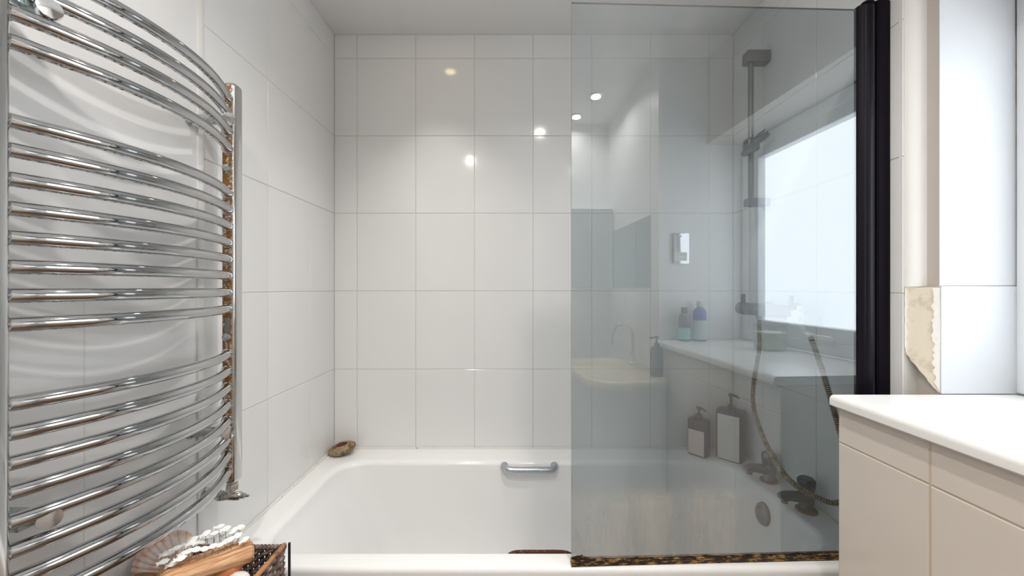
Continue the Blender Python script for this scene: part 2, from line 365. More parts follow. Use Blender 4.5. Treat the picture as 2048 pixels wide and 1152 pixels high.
# right wall: tiled end over the bath, plaster round the window, thick wall beside the basin
wr_mb = MB().box(XR+G, 1.25, 0.925, YB+0.1, 0, zz(CE))
wr = struct(wr_mb.build('wall_right', M_grout, smooth=False))
tile_grid(wr, [0.925, 1.19, 1.44, YB], ROWS, 'y', XR, (-1,0,0), M_tile)
pl = MB().box(XP, 1.25, YE, 0.925, zz(ZL-0.03), zz(CE)).box(XP, 1.25, YS, YE, zz(0.68), zz(CE)).box(XP, 1.25, YS, 0.93, 0, zz(ZL-0.03))
pl.build('plaster', [M_plaster], wr, smooth=False)
# painted skin of the far reveal (faces the camera) and of its lower tile
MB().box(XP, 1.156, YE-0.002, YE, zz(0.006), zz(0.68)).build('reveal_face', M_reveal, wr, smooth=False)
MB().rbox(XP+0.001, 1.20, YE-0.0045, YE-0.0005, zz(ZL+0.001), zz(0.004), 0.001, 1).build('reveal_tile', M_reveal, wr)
struct(MB().box(XS, 1.25, YN, YS, 0, zz(CE)).build('wall_basin', M_paint, smooth=False))
MB().box(XS, 1.13, YS, YS+0.004, zz(ZL), zz(0.0)).build('splash_panel', M_tile, bpy.data.objects['wall_basin'], smooth=False)
# rounded plaster nosing between tiles and plaster
arc = [(XP-0.035*math.cos(a), 0.936-0.031*math.sin(a)) for a in [PI/2*i/10 for i in range(11)]]
struct(MB().prism(arc+[(XP, 0.936)], 'z', zz(0.003), zz(CE)).build('trim_2', M_nosing, angle=50))
# broken filler below the nosing: a ragged-edged slab of old filler with paint flakes
def ragged(a, b, n, amp, seed):
    rnd = random.Random(seed); a = Vector(a); b = Vector(b); out = []
    d = (b-a); pn = Vector((-d.y, d.x)).normalized()
    for i in range(n): out.append(a+d*(i/n)+pn*rnd.uniform(-amp, amp)*(1 if i else 0))
    return out
poly = ragged((0, 0.002), (0, -0.155), 8, 0.0012, 1)+ragged((0, -0.155), (0.056, -0.241), 12, 0.0022, 2)+[Vector((0.056, -0.241)), Vector((0.0572, -0.1)), Vector((0.056, 0.002))]+ragged((0.056, 0.002), (0, 0.002), 6, 0.001, 3)[1:]
A = Vector((0.946, 0.924)); Bv = Vector((XP-0.0005, YE-0.002)); dl = (Bv-A).normalized(); nn = Vector((-0.8, -0.57))
def slab(poly, off, th):
    vs = []
    for o_ in (off, off-th):
        for p in poly:
            q = A+dl*p.x+nn*o_; vs.append((q.x, q.y, zz(p.y)))
    n = len(poly); return vs, [tuple(range(n)), tuple(reversed(range(n, 2*n)))]+[(i, n+i, n+(i+1) % n, (i+1) % n) for i in range(n)]
MB().add(*slab(poly, 0, 0.006)).build('bare_filler_patch', M_bare, wr, smooth=False)
fl = ragged((0.044, 0.0), (0.048, -0.230), 34, 0.0032, 5)+[Vector((0.0565, -0.238)), Vector((0.0565, 0.0))]
MB().add(*slab(fl, 0.0016, 0.0012)).build('flaking_paint', M_flake, wr, smooth=False)
fl = ragged((-0.0005, 0.0), (-0.001, -0.152), 12, 0.0005, 8)+ragged((0.003, -0.155), (0.0035, 0.0), 14, 0.0022, 9)
MB().add(*slab(fl, 0.0014, 0.0012)).build('flaking_paint', M_flake, wr, smooth=False)
fl = ragged((0.001, -0.157), (0.054, -0.240), 14, 0.0012, 11)+ragged((0.056, -0.237), (0.003, -0.150), 14, 0.0018, 12)
MB().add(*slab(fl, 0.0014, 0.0012)).build('broken_edge', M_bare, wr, smooth=False)

# window: frame, sash, frosted pane
w1 = struct(MB().box(1.235, 1.25, YS, YE, zz(ZL), zz(0.68)).build('window_1', M_upvc, smooth=False))
def ring_frame(name, x0, x1, y0, y1, z0, z1, w, mat, parent, r=0.004):
    m = MB(); m.rbox(x0, x1, y0, y0+w, z0, z1, r).rbox(x0, x1, y1-w, y1, z0, z1, r)
    m.rbox(x0+0.0005, x1-0.0005, y0+w-0.004, y1-w+0.004, z0, z0+w, r).rbox(x0+0.0005, x1-0.0005, y0+w-0.004, y1-w+0.004, z1-w, z1, r)
    return m.build(name, mat, parent)
ring_frame('window_frame', 1.150, 1.235, YS+0.004, YE-0.003, zz(ZL+0.003), zz(0.677), 0.045, M_upvc, w1)
ring_frame('window_sash', 1.160, 1.225, YS+0.045, YE-0.045, zz(ZL+0.045), zz(0.64), 0.055, M_upvc, w1, 0.006)
MB().box(1.195, 1.201, YS+0.09, YE-0.09, zz(ZL+0.09), zz(0.595)).build('pane', M_pane, w1, smooth=False)
MB().rbox(1.140, 1.160, 0.50, 0.53, zz(-0.19), zz(-0.165), 0.003).rbox(1.128, 1.142, 0.50, 0.62, zz(-0.188), zz(-0.170), 0.005).build('window_handle', M_white, w1)
# shrinkage crack between reveal and frame: a thin irregular gap strip
pts = []; rnd = random.Random(4)
for i in range(40): pts.append((1.1508+rnd.uniform(-0.0007, 0.0007)+0.0035*i/39, 0.66-0.655*i/39))
cr = [(x, zz(z)) for x, z in pts]+[(x+0.0010+rnd.uniform(0, 0.0012), zz(z)) for x, z in reversed(pts)]
MB().prism(cr, 'y', YE-0.0032, YE-0.0022).build('crack', M_crack, wr, smooth=False)

# ------------------------------------------------------------------ boxed tiled ledge and its worktop
XF = 0.7425
led = tag(MB().box(XF+G, XP-0.001, YS+0.001, YE-0.006, 0, zz(ZL-0.027)).build('tiled_ledge', M_lgrout, smooth=False),
          'tiled boxed-in ledge, tiles tinted beige for warm lamplight, below the window, in the right foreground', 'ledge')
tile_grid(led, [YS+0.001, 0.1825, 0.4325, 0.6825, YE-0.006], [FZ, -1.013, -0.683, -0.350, ZL-0.0275], 'y', XF, (-1,0,0), M_ltile_lamplit, joint=0.0035)
mb = MB(); r = 0.010
x0, x1, y0, y1, z0, z1 = 0.723, 1.149, YS+0.006, YE-0.0055, ZL-0.0245, ZL
prof = [(x0+r-r*math.cos(a), z1-r+r*math.sin(a)) for a in [PI/2*i/6 for i in range(7)]]
prof = [(x0, z0+0.003), (x0+0.003, z0)][::-1]+prof
prof2 = [(x, zz(z)) for x, z in prof]+[(x1, zz(z1)), (x1, zz(z0))]
mb.prism(prof2, 'y', y0, y1)
wt = tag(mb.build('ledge_worktop', M_top, angle=25), 'white round-edged worktop on the tiled ledge at the right', 'worktop')
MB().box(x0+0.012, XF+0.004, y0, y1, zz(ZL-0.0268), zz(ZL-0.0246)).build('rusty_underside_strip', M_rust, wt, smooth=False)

# ------------------------------------------------------------------ bathtub
bt = empty('bathtub', (0.09, 1.28, 0), 'white acrylic bathtub with rounded rim below the tiled back wall', 'bathtub')
def rrect(x0, x1, y0, y1, r, z, n=12):
    out = []
    for cx, cy, a0 in ((x1-r, y1-r, 0), (x0+r, y1-r, PI/2), (x0+r, y0+r, PI), (x1-r, y0+r, 1.5*PI)):
        for i in range(n+1):
            a = a0+PI/2*i/n; out.append((cx+r*math.cos(a), cy+r*math.sin(a), zz(z)))
    return out
RZ = -0.683; ox0, ox1, oy0, oy1 = XL+0.001, XR-0.001, 0.935, YB-0.001
R = [rrect(ox0, ox1, oy0, oy1, 0.006, RZ-0.055), rrect(ox0, ox1, oy0, oy1, 0.006, RZ-0.013)]
for i in range(1, 6):
    a = PI/2*i/5; d = 0.013*(1-math.cos(a)); R.append(rrect(ox0, ox1, oy0+d, oy1, 0.008, RZ-0.013+0.013*math.sin(a)))
ix0, ix1, iy0, iy1 = XL+0.065, XR-0.075, 0.985, 1.530
for i in range(0, 7):
    a = PI/2*i/6; d = 0.018*math.sin(a); R.append(rrect(ix0+d*1.6, ix1-d, iy0+d*0.6, iy1-d*1.2, 0.10, RZ-0.018*(1-math.cos(a))))
dep = 0.385
for t in (0.08, 0.18, 0.32, 0.48, 0.64, 0.78, 0.88, 0.95, 0.985, 1.0):
    s = t
    cur = max(0, (t-0.7)/0.3)**3 if t > 0.7 else 0
    R.append(rrect(ix0+0.029+0.20*s+0.10*cur, ix1-0.018-0.035*s-0.08*cur, iy0+0.011+0.035*s+0.06*cur, iy1-0.022-0.03*s-0.06*cur, 0.10+0.02*s, RZ-0.018-dep*s if t < 1 else RZ-0.018-dep))
MB().rings(R, cap0=False, cap1=True).build('tub_shell', M_acrylic, bt, angle=60)
MB().rbox(ox0, 0.945, 0.944, 0.950, 0.0, zz(RZ-0.05), 0.001).build('bath_panel', M_white, bt)
# sealant lines along the walls
m = MB(); pp = [Vector((XL+0.01+i*0.0285, YB-0.004+0.0006*math.sin(i*1.7), zz(RZ+0.0015))) for i in range(60)]
m.tube([p for p in pp if p.x < XR], [0.0042+0.0008*math.sin(i*2.3) for i in range(len([p for p in pp if p.x < XR]))], 8).build('sealant', M_sealant, bt)
pp = [Vector((XL+0.004, 0.94+i*0.0285, zz(RZ+0.0015))) for i in range(25)]
MB().tube(pp, [0.0045+0.0008*math.sin(i*1.9) for i in range(25)], 8).build('sealant', M_sealant, bt)
pp = [Vector((XR-0.004, 0.96+i*0.0285, zz(RZ+0.0015))) for i in range(24)]
MB().tube(pp, 0.0045, 8).build('sealant', M_sealant, bt)
def grab(name, xa, xb, y, z, out, mat, lab=None, drop=0.006, r=0.0085):
    xs = [xa, xa, xa+0.012, xa+0.035, (xa+xb)/2, xb-0.035, xb-0.012, xb, xb]
    ys = [0, 0.4, 0.85, 1, 1, 1, 0.85, 0.4, 0]
    pts = smoothpath([(x, y+out*k, zz(z)-drop*k) for x, k in zip(xs, ys)], 6)
    n = len(pts); rs = [r*(1.2-0.2*min(1, min(i, n-1-i)/14)) for i in range(n)]
    g = MB().tube(pts, rs, 14).build(name, mat, bt)
    for xx in (xa, xb): MB().lathe([(0.014, 0), (0.014, 0.003), (0.010, 0.005)], (xx, y, zz(z)), (0, out, 0), 20).build('handle_mount', M_taprust, g)
    if lab: g['label'] = lab
    return g
grab('grab_handle', -0.030, 0.166, 1.512, -0.698, -0.034, M_handle, 'grey metal grab handle on the far inner side', 0.004, 0.0125)
grab('grab_handle', -0.012, 0.160, 0.998, -0.712, 0.022, M_rust, 'rust-eaten grab handle just behind the near rim', -0.0095, 0.006)
# overflow cover on the tap end
ov = MB().lathe([(0.030, 0), (0.034, 0.003), (0.034, 0.008), (0.030, 0.010)], (0.853, 1.288, zz(-0.758)), (-1, 0, 0.10), 32, sx=1.12)
ov.build('overflow_ring', M_taprust, bt)
MB().lathe([(0.031, 0.010), (0.031, 0.017), (0.026, 0.022), (0.012, 0.025), (0.001, 0.0255)], (0.853, 1.288, zz(-0.758)), (-1, 0, 0.10), 32, sx=1.12).build('overflow_cover', M_chromedull, bt)
MB().lathe([(0.003, 0), (0.003, 0.002)], (0.829, 1.286, zz(-0.735)), (-1, 0, 0.1), 10).build('overflow_hole', M_crack, bt)

# ------------------------------------------------------------------ pillar taps
def tap(loc, ang, body, lab):
    t = empty('bath_tap', loc, lab, 'tap', 'pair of pillar taps on the bath rim')
    Mx = Matrix.Translation(loc) @ Matrix.Rotation(ang, 4, 'Z')
    def T(mb): mb.v = [tuple(Mx @ Vector(p)) for p in mb.v]; return mb
    T(MB().lathe([(0.0280, 0), (0.0290, 0.003), (0.0280, 0.006), (0.022, 0.008)], seg=32)).build('base_flange', M_taprust, t)
    T(MB().lathe([(0.020, 0.005), (0.019, 0.020), (0.0205, 0.034), (0.021, 0.058), (0.020, 0.064)], seg=28)).build('body', body, t)
    sp = [(0.0, 0, 0.040), (-0.02, 0, 0.044), (-0.045, 0, 0.048), (-0.070, 0, 0.050), (-0.085, 0, 0.047), (-0.089, 0, 0.044)]
    s_ = MB().tube(smoothpath(sp, 4), [0.0175-0.0050*i/20 if i < 18 else 0.010-0.0018*(i-18) for i in range(21)], 16)
    T(s_).build('spout', body, t)
    T(MB().lathe([(0.009, 0), (0.0095, 0.010), (0.008, 0.014)], (-0.074, 0, 0.030), (0, 0, 1), 16)).build('outlet', M_taprust, t)
    k = MB(); n = 32; rr = []
    for z, rad, amp in ((0.064, 0.0185, 0), (0.067, 0.0200, 0.0012), (0.090, 0.0220, 0.0016), (0.098, 0.0212, 0.0012), (0.101, 0.018, 0.0)):
        rr.append([((rad+amp*math.cos(8*2*PI*i/n))*math.cos(2*PI*i/n), (rad+amp*math.cos(8*2*PI*i/n))*math.sin(2*PI*i/n), z) for i in range(n)])
    k.rings(rr, True, True); T(k).build('tap_head', body, t)
    return t
tap((0.909, 1.358, zz(RZ)), 0.10, M_chromedull, 'dull grey limescaled pillar tap, the farther of the bath taps')
tap((0.903, 1.178, zz(RZ)), 0.12, M_tapdark, 'dark tarnished pillar tap, nearer the ledge, under the shower hose')

# ------------------------------------------------------------------ shower: bar valve, riser rail, handset, hose
sv = empty('shower_valve', (XR, 1.34, zz(-0.075)), 'grey bar shower mixer valve on the right wall behind the glass', 'shower valve')
xv = 0.885; zv = -0.078
MB().lathe([(0.021, 0), (0.0225, 0.004), (0.0225, 0.20), (0.021, 0.204)], (xv, 1.24, zz(zv)), (0, 1, 0), 28).build('valve_body', M_chromedull, sv)
for y0_, d_ in ((1.24, -1), (1.444, 1)):
    k = MB().lathe([(0.020, 0.001), (0.0235, 0.004), (0.0235, 0.040), (0.020, 0.046)], (xv, y0_, zz(zv)), (0, d_, 0), 24)
    kb = k.build('control_knob', M_chromedull, sv)
    MB().rbox(xv-0.008, xv+0.006, y0_+d_*0.024-0.006, y0_+d_*0.024+0.006, zz(zv+0.015), zz(zv+0.055), 0.005, 3).build('knob_lever', M_chromedull, kb)
for y_ in (1.27, 1.41):
    MB().lathe([(0.030, 0), (0.030, 0.004), (0.014, 0.012), (0.013, 0.058)], (XR-0.0005, y_, zz(zv)), (-1, 0, 0), 24).build('wall_elbow', M_chromedull, sv)
MB().lathe([(0.010, -0.034), (0.010, -0.018)], (xv, 1.375, zz(zv)), (0, 0, 1), 16).build('hose_outlet', M_chromedull, sv)
sr = empty('shower_riser_rail', (XR, 1.415, zz(0.31)), 'slim grey vertical shower riser rail with square top bracket', 'shower rail')
xr = 0.880
MB().tube([(xr, 1.415, zz(0.300)), (xr, 1.415, zz(0.84))], 0.0095, 16).build('rail', M_chromedull, sr)
MB().rbox(xr-0.022, XR-0.0005, 1.395, 1.435, zz(0.825), zz(0.868), 0.004).build('top_bracket', M_chromedull, sr)
MB().rbox(xr-0.018, XR-0.0005, 1.398, 1.432, zz(0.300), zz(0.330), 0.004).build('bottom_bracket', M_chromedull, sr)
sl = MB().rbox(-0.022, 0.022, -0.020, 0.020, -0.024, 0.024, 0.008, 3, M=Matrix.Translation((xr, 1.412, zz(0.525))))
sl.lathe([(0.013, 0), (0.017, 0.03), (0.014, 0.05)], (xr+0.004, 1.40, zz(0.530)), (0.5, -0.6, 0.5), 18)
sl.lathe([(0.012, 0), (0.015, 0.03), (0.010, 0.05)], (xr-0.004, 1.40, zz(0.515)), (-0.7, -0.2, -0.6), 18)
sl.build('slider', M_chromedull, sr)
sh = empty('shower_handset', (0.865, 1.12, zz(-0.10)), 'pale shower handset hanging beside the bar valve with hose attached', 'shower handset')
hp = [at(1601, 612, 1.19), at(1600, 628, 1.185), at(1602, 648, 1.17), at(1611, 662, 1.15), at(1621, 674, 1.135)]
MB().tube(smoothpath(hp, 5), [0.008+0.004*math.sin(PI*min(1, i/14)) for i in range(21)], 16).build('handle', M_white, sh)
MB().lathe([(0.010, 0), (0.026, 0.012), (0.028, 0.018), (0.026, 0.021)], at(1600, 636, 1.19)+Vector((0.0, 0, 0)), (-0.8, -0.3, -0.1), 28).build('spray_head', M_white, sh)
MB().rbox(0.868, XR-0.0005, 1.165, 1.195, zz(-0.115), zz(-0.085), 0.004).build('wall_cradle', M_white, sh)
hose_pts = [at(1621, 674, 1.135), at(1636, 715, 1.118), at(1652, 765, 1.10), at(1676, 850, 1.07), at(1700, 930, 1.045), at(1705, 985, 1.035),
            at(1672, 1006, 1.05), at(1632, 994, 1.075), at(1596, 974, 1.11), at(1566, 946, 1.165), at(1542, 908, 1.23), at(1521, 862, 1.31), at(1507, 812, 1.37), at(1507, 770, 1.39), at(1514, 725, 1.385), at(1519, 690, 1.376), Vector((xv, 1.375, zz(zv-0.034)))]
hp = smoothpath(hose_pts, 40)
# resample evenly
def resample(P, step):
    out = [P[0]]; acc = 0
    for i in range(1, len(P)):
        d = (P[i]-P[i-1]).length; 
        while acc+d >= step:
            t = (step-acc)/d; q = P[i-1].lerp(P[i], t); out.append(q); P[i-1] = q; d = (P[i]-q).length; acc = 0
        acc += d
    return out
hp = resample(hp, 0.00148)
hm = MB(); rs = [(0.0082, 0.0082, 0.0060, 0.0060)[i % 4] for i in range(len(hp))]
hm.tube(hp, rs, 12)
hm.m = []
for i in range(len(hp)-1): hm.m += [1 if i % 4 in (1, 2) else 0]*12
hm.m += [0, 0]
hs = tag(hm.build('shower_hose', [M_hose, M_hosegroove], fixn=False, angle=70), 'brown ribbed metal shower hose looping in front of the bath taps', 'hose')

# ------------------------------------------------------------------ glass bath screen
TH = math.radians(1.9); hx, hy = 0.900, 0.972
def gp(u, n, z): return Vector((hx+u*math.cos(TH)+n*math.sin(TH), hy+u*math.sin(TH)-n*math.cos(TH), zz(z)))
bs = empty('bath_screen', (hx, hy, zz(-0.683)), 'grey tinted glass bath screen hinged to a black wall profile', 'shower screen')
def gbox(m, u0, u1, n0, n1, z0, z1, mi=0):
    vs = [gp(u, n, z) for z in (z0, z1) for n in (n0, n1) for u in (u0, u1)]
    b = len(m.v); m.add(vs, [(0,2,3,1),(4,5,7,6),(0,1,5,4),(2,6,7,3),(0,4,6,2),(1,3,7,5)], mi)
u0 = 0.146-hx; g = MB(); gbox(g, u0, -0.022, -0.003, 0.003, -0.676, 0.703)
g.m = [2, 2, 1, 0, 2, 2]
g.build('glass_pane', [M_glassfront, M_glassback, M_glassedge], bs, smooth=False)
m = MB(); gbox(m, u0-0.001, -0.02, -0.007, 0.007, -0.6822, -0.668); m.build('bottom_seal', M_mould, bs, smooth=False)
m = MB()  # ragged mould growing above the seal
rnd = random.Random(2); n = 150
for side in (1,):
    vs = []; fs = []
    for i in range(n+1):
        u = u0+(-0.02-u0)*i/n; hgt = 0.002+0.006*max(0, noise.noise(Vector((u*30, 0, 3))))+(0.020*math.exp(-((u-u0-0.02)/0.022)**2))*(0.4+0.6*abs(noise.noise(Vector((u*260, 4, 0)))))
        vs += [gp(u, 0.0042, -0.670), gp(u, 0.0036, -0.668+hgt)]
    for i in range(n): fs.append((2*i, 2*i+2, 2*i+3, 2*i+1))
    m.add(vs, fs)
m.build('mould_growth', M_mould, bs, smooth=False)
# profiles
def prof_ext(pts, z0, z1, name, mat, par, ang=30):
    mb = MB(); n = len(pts)
    vs = [gp(u, nn_, z) for z in (z0, z1) for u, nn_ in pts]
    mb.add(vs, [tuple(range(n)), tuple(reversed(range(n, 2*n)))]+[(i, n+i, n+(i+1) % n, (i+1) % n) for i in range(n)])
    return mb.build(name, mat, par, angle=ang)
hinge = [(-0.030, -0.006), (-0.030, 0.006), (-0.022, 0.012)]+[(-0.008+0.014*math.cos(a), 0.010+0.011*math.sin(a)) for a in [PI*0.9-PI*0.9*i/10 for i in range(11)]]+[(0.006, -0.010), (-0.020, -0.010)]
prof_ext(hinge, -0.678, 0.709, 'hinge_profile', M_black, bs, 40)
prof_ext([(-0.024, 0.0125), (-0.0215, 0.0150), (-0.0185, 0.0150), (-0.017, 0.012)], -0.678, 0.704, 'glazing_bead', M_black, bs)
chan = [(0.007, -0.014), (0.007, 0.016), (0.011, 0.019), (0.036, 0.019), (0.0425, 0.016), (0.0425, -0.014)]
prof_ext(chan, -0.680, 0.716, 'wall_channel', M_blackmatt, bs)
MB().lathe([(0.016, 0), (0.016, 0.006), (0.011, 0.012), (0.004, 0.014)], gp(-0.008, 0.006, 0.706), (0, 0, 1), 20).build('hinge_cap', M_blackmatt, bs)

# ------------------------------------------------------------------ chrome towel radiator
YRr, YLr, XC = 0.943, 0.500, -0.687
tr = empty('towel_radiator', (XC, (YRr+YLr)/2, zz(-0.50)), 'curved chrome towel radiator with rust-spotted posts on the left wall', 'towel radiator')
ZT, ZB = 0.492, -0.470
def dpost(y, name):
    n = 28; rr = []
    def sec(k, z):
        out = []
        for i in range(n):
            a = 2*PI*i/n; c, s_ = math.cos(a), math.sin(a); e = 0.55
            out.append((XC+0.0165*k*math.copysign(abs(c)**e, c), y+0.0175*k*math.copysign(abs(s_)**e, s_), zz(z)))
        return out
    rr = [sec(0.75, ZB-0.003), sec(0.95, ZB-0.001), sec(1, ZB+0.003), sec(1, ZT-0.003), sec(0.95, ZT+0.002), sec(0.72, ZT+0.006), sec(0.4, ZT+0.007)]
    return MB().rings(rr, True, True).build(name, M_chromepost, tr, angle=50)
dpost(YRr, 'post'); dpost(YLr, 'post')
zs = [0.456-0.040*i for i in range(4)]+[0.228-0.0397*i for i in range(8)]+[-0.158-0.0402*i for i in range(8)]
ya, yb = YLr+0.014, YRr-0.014; ym = (ya+yb)/2; hh = (yb-ya)/2
bar_mesh = None
for z in zs:
    if bar_mesh is None:
        pts = []
        for i in range(41):
            t = -1+2*i/40; 
            pts.append((XC+0.058*(1-t*t), ym+hh*t, 0))
        m = MB().tube(pts, 0.0104, 20)
        for e, d in ((0, 1), (40, -1)):
            p = Vector(pts[e]); m.lathe([(0.0104, 0), (0.0128, 0.001), (0.0126, 0.003), (0.0104, 0.005)], p+Vector((0.001, d*0.003, 0)), (0.3, d, 0), 20)
        o = m.build('bar', M_chrome, tr, angle=60); bar_mesh = o.data; o.location.z = zz(z)
    else:
        o = bpy.data.objects.new('bar', bar_mesh); COL.objects.link(o); o.parent = tr
        o.matrix_parent_inverse = Matrix.Translation(tr.location).inverted(); o.location.z = zz(z)
for y_, z_ in ((0.903, 0.396), (0.903, -0.338), (0.556, 0.400), (0.556, -0.330)):
    b = MB().lathe([(0.016, 0), (0.0165, 0.004), (0.0115, 0.009), (0.0105, 0.085)], (XL+0.0005, y_, zz(z_)), (1, 0, 0.0), 20).build('wall_bracket', M_verdigris, tr)
    MB().lathe([(0.0110, 0.0), (0.0142, 0.003), (0.0142, 0.014), (0.0134, 0.017), (0.004, 0.018)], (XL+0.083, y_, zz(z_)), (1, -0.55, 0), 24).build('bracket_cap', M_chromeclean, b)
    d = 1 if y_ > 0.7 else -1
    MB().rbox(XC-0.004, XC+0.010, min(y_, y_+d*0.03), max(y_, y_+d*0.03), zz(z_-0.007), zz(z_+0.007), 0.003).build('bracket_clamp', M_verdigris, b)
MB().lathe([(0.008, 0), (0.009, 0.003), (0.009, 0.010), (0.005, 0.012)], (XC+0.002, YRr-0.016, zz(0.288)), (0, -1, 0), 6).build('bleed_plug', M_verdigris, tr)
MB().lathe([(0.008, 0), (0.009, 0.003), (0.009, 0.009), (0.004, 0.012)], (XC+0.002, YRr-0.016, zz(-0.118)), (0, -1, 0), 12).build('bleed_plug', M_verdigris, tr)
MB().rbox(XC-0.005, XC+0.007, YRr-0.0190, YRr-0.0165, zz(-0.112), zz(-0.072), 0.001).build('bleed_plate', M_chromedull, tr)
for yv in (YRr, YLr):
    MB().lathe([(0.010, -0.035), (0.010, -0.026), (0.0135, -0.026), (0.0145, -0.022), (0.0145, -0.012), (0.0135, -0.008), (0.011, -0.007), (0.011, 0.0)], (XC, yv, zz(ZB-0.001)), (0, 0, 1), 6).build('union_nut', M_nut, tr)
    MB().lathe([(0.0085, 0), (0.0105, 0.002), (0.0105, 0.040), (0.0085, 0.044)], (XC-0.022, yv, zz(ZB-0.040)), (1, 0, 0), 20).build('valve_body', M_nut, tr)
    MB().lathe([(0.0120, 0), (0.0135, 0.002), (0.0135, 0.012), (0.0120, 0.014)], (XC-0.034, yv, zz(ZB-0.040)), (1, 0, 0), 6).build('compression_nut', M_nut, tr)
    MB().lathe([(0.0065, 0), (0.0065, 0.010), (0.003, 0.011), (0.003, 0.020)], (XC+0.021, yv, zz(ZB-0.040)), (1, 0, 0), 12).build('valve_spindle', M_verdigris, tr)
    MB().lathe([(0.019, 0), (0.019, 0.003), (0.009, 0.006), (0.0075, 0.04)], (XL+0.0005, yv, zz(ZB-0.040)), (1, 0, 0), 20).build('supply_pipe', M_verdigris, tr)

# ------------------------------------------------------------------ bottles and oddments on the bath rim
def pump_bottle(loc, w, d, h, body, label, lab, ph, rot, labh=(0.10, 0.86)):
    b = empty('pump_bottle', loc, lab, 'bottle')
    Mx = Matrix.Translation(loc) @ Matrix.Rotation(rot, 4, 'Z')
    def T(mb): mb.v = [tuple(Mx @ Vector(p)) for p in mb.v]; return mb
    def rr(k, z, r): return [(p[0], p[1], z) for p in rrect(-w/2*k, w/2*k, -d/2*k, d/2*k, r*k, 0, 5)]
    r0 = d*0.28
    T(MB().rings([rr(0.94, 0, r0), rr(1, 0.004, r0), rr(1, h*0.93, r0), rr(0.93, h*0.98, r0), rr(0.6, h, r0)], True, True)).build('body', body, b, angle=50)
    T(MB().rbox(-w*0.40, w*0.40, -d/2-0.0012, -d/2+0.002, h*labh[0], h*labh[1], 0.0008, 1)).build('label', label, b)
    T(MB().lathe([(0.013, h), (0.013, h+0.014), (0.006, h+0.016), (0.0045, h+0.018), (0.0045, h+ph-0.010), (0.009, h+ph-0.009), (0.010, h+ph), (0.004, h+ph+0.002)], seg=20)).build('pump', M_dark, b)
    T(MB().tube([(0, 0, h+ph-0.004), (0.018, -0.006, h+ph-0.004), (0.032, -0.010, h+ph-0.009)], [0.006, 0.005, 0.0035], 10)).build('nozzle', M_dark, b)
    return b
pump_bottle((0.768, 1.578, zz(RZ)), 0.078, 0.055, 0.150, M_navy, M_pinklabel, 'shorter pump bottle with pink-white label on the bath corner behind glass', 0.045, -0.85, (0.04, 0.70))
pump_bottle((0.878, 1.540, zz(RZ)), 0.098, 0.070, 0.200, M_navy, M_greylabel, 'taller dark pump bottle with pale label on the bath corner behind glass', 0.058, -0.80, (0.02, 0.90))
# hollowed stone on the left corner of the rim
st = MB(); n = 40; rings_ = []
for r_, z_ in ((0.030, 0.0), (0.046, 0.003), (0.055, 0.013), (0.053, 0.022), (0.044, 0.030), (0.032, 0.034), (0.024, 0.033), (0.018, 0.026)):
    rings_.append([((r_*(1+0.06*noise.noise(Vector((math.cos(2*PI*i/n)*1.5, math.sin(2*PI*i/n)*1.5, 7)))))*math.cos(2*PI*i/n), 0.82*r_*math.sin(2*PI*i/n), z_+0.10*r_*math.cos(2*PI*i/n)+0.004) for i in range(n)])
st.rings(rings_, True, True)
so = Vector((-0.697, 1.582, zz(RZ)+0.001)); st.v = [tuple(Matrix.Translation(so) @ Matrix.Rotation(-0.10, 4, 'Y') @ Matrix.Rotation(0.10, 4, 'X') @ Vector(p)) for p in st.v]
lo = min(v[2] for v in st.v); st.v = [(a, b_, c-lo+zz(RZ)+0.0005) for a, b_, c in st.v]
nf = len(st.f); st.m = [0]*nf
for i in range(6*n, 7*n): st.m[i] = 1
st.m[-1] = 1
tag(st.build('hollowed_stone', [M_stone, M_stonehole], angle=60), 'brown round stone with a dark hollow on the bath corner', 'stone')

# ------------------------------------------------------------------ wicker basket stand with finds, bottom left
bx0, bx1, by0, by1, bz0, bz1 = -0.748, -0.508, 0.560, 0.868, -0.720, -0.582
bk = empty('wicker_basket_stand', ((bx0+bx1)/2, (by0+by1)/2, 0), 'dark woven wicker basket on a black wire stand beside the bath', 'basket')
def perim(inset, n):
    x0_, x1_, y0_, y1_ = bx0+inset, bx1-inset, by0+inset, by1-inset; P = 2*((x1_-x0_)+(y1_-y0_)); out = []
    for i in range(n):
        d = P*i/n
        if d < x1_-x0_: out.append((x0_+d, y0_, 0, -1))
        elif d < (x1_-x0_)+(y1_-y0_): out.append((x1_, y0_+d-(x1_-x0_), 1, 0))
        elif d < 2*(x1_-x0_)+(y1_-y0_): out.append((x1_-(d-(x1_-x0_)-(y1_-y0_)), y1_, 0, 1))
        else: out.append((x0_, y1_-(d-2*(x1_-x0_)-(y1_-y0_)), -1, 0))
    return out
wv = MB(); nst = 84; rowh = 0.0068; nrow = int((bz1-bz0)/rowh)
pr = perim(0.006, nst*4)
for j in range(nrow):
    z = bz0+0.004+j*rowh; ph = PI*(j % 2); pts = []
    for i, (x, y, nx, ny) in enumerate(pr):
        o_ = 0.0034*math.cos(i/4*PI+ph); pts.append(Vector((x+nx*o_, y+ny*o_, zz(z)+0.0018*math.sin(i/4*PI+ph+0.8))))
    pts.append(pts[0]); wv.tube(pts, 0.0033, 6, cap=False)
for i, (x, y, nx, ny) in enumerate(perim(0.006, nst)):
    wv.tube([(x, y, zz(bz0)), (x, y, zz(bz1))], 0.0022, 5)
tag(wv.build('woven_side', M_wicker, bk, fixn=False, angle=80), kind='stuff')
MB().box(bx0+0.008, bx1-0.008, by0+0.008, by1-0.008, zz(bz0), zz(bz0+0.006)).build('basket_floor', M_wicker, bk, smooth=False)
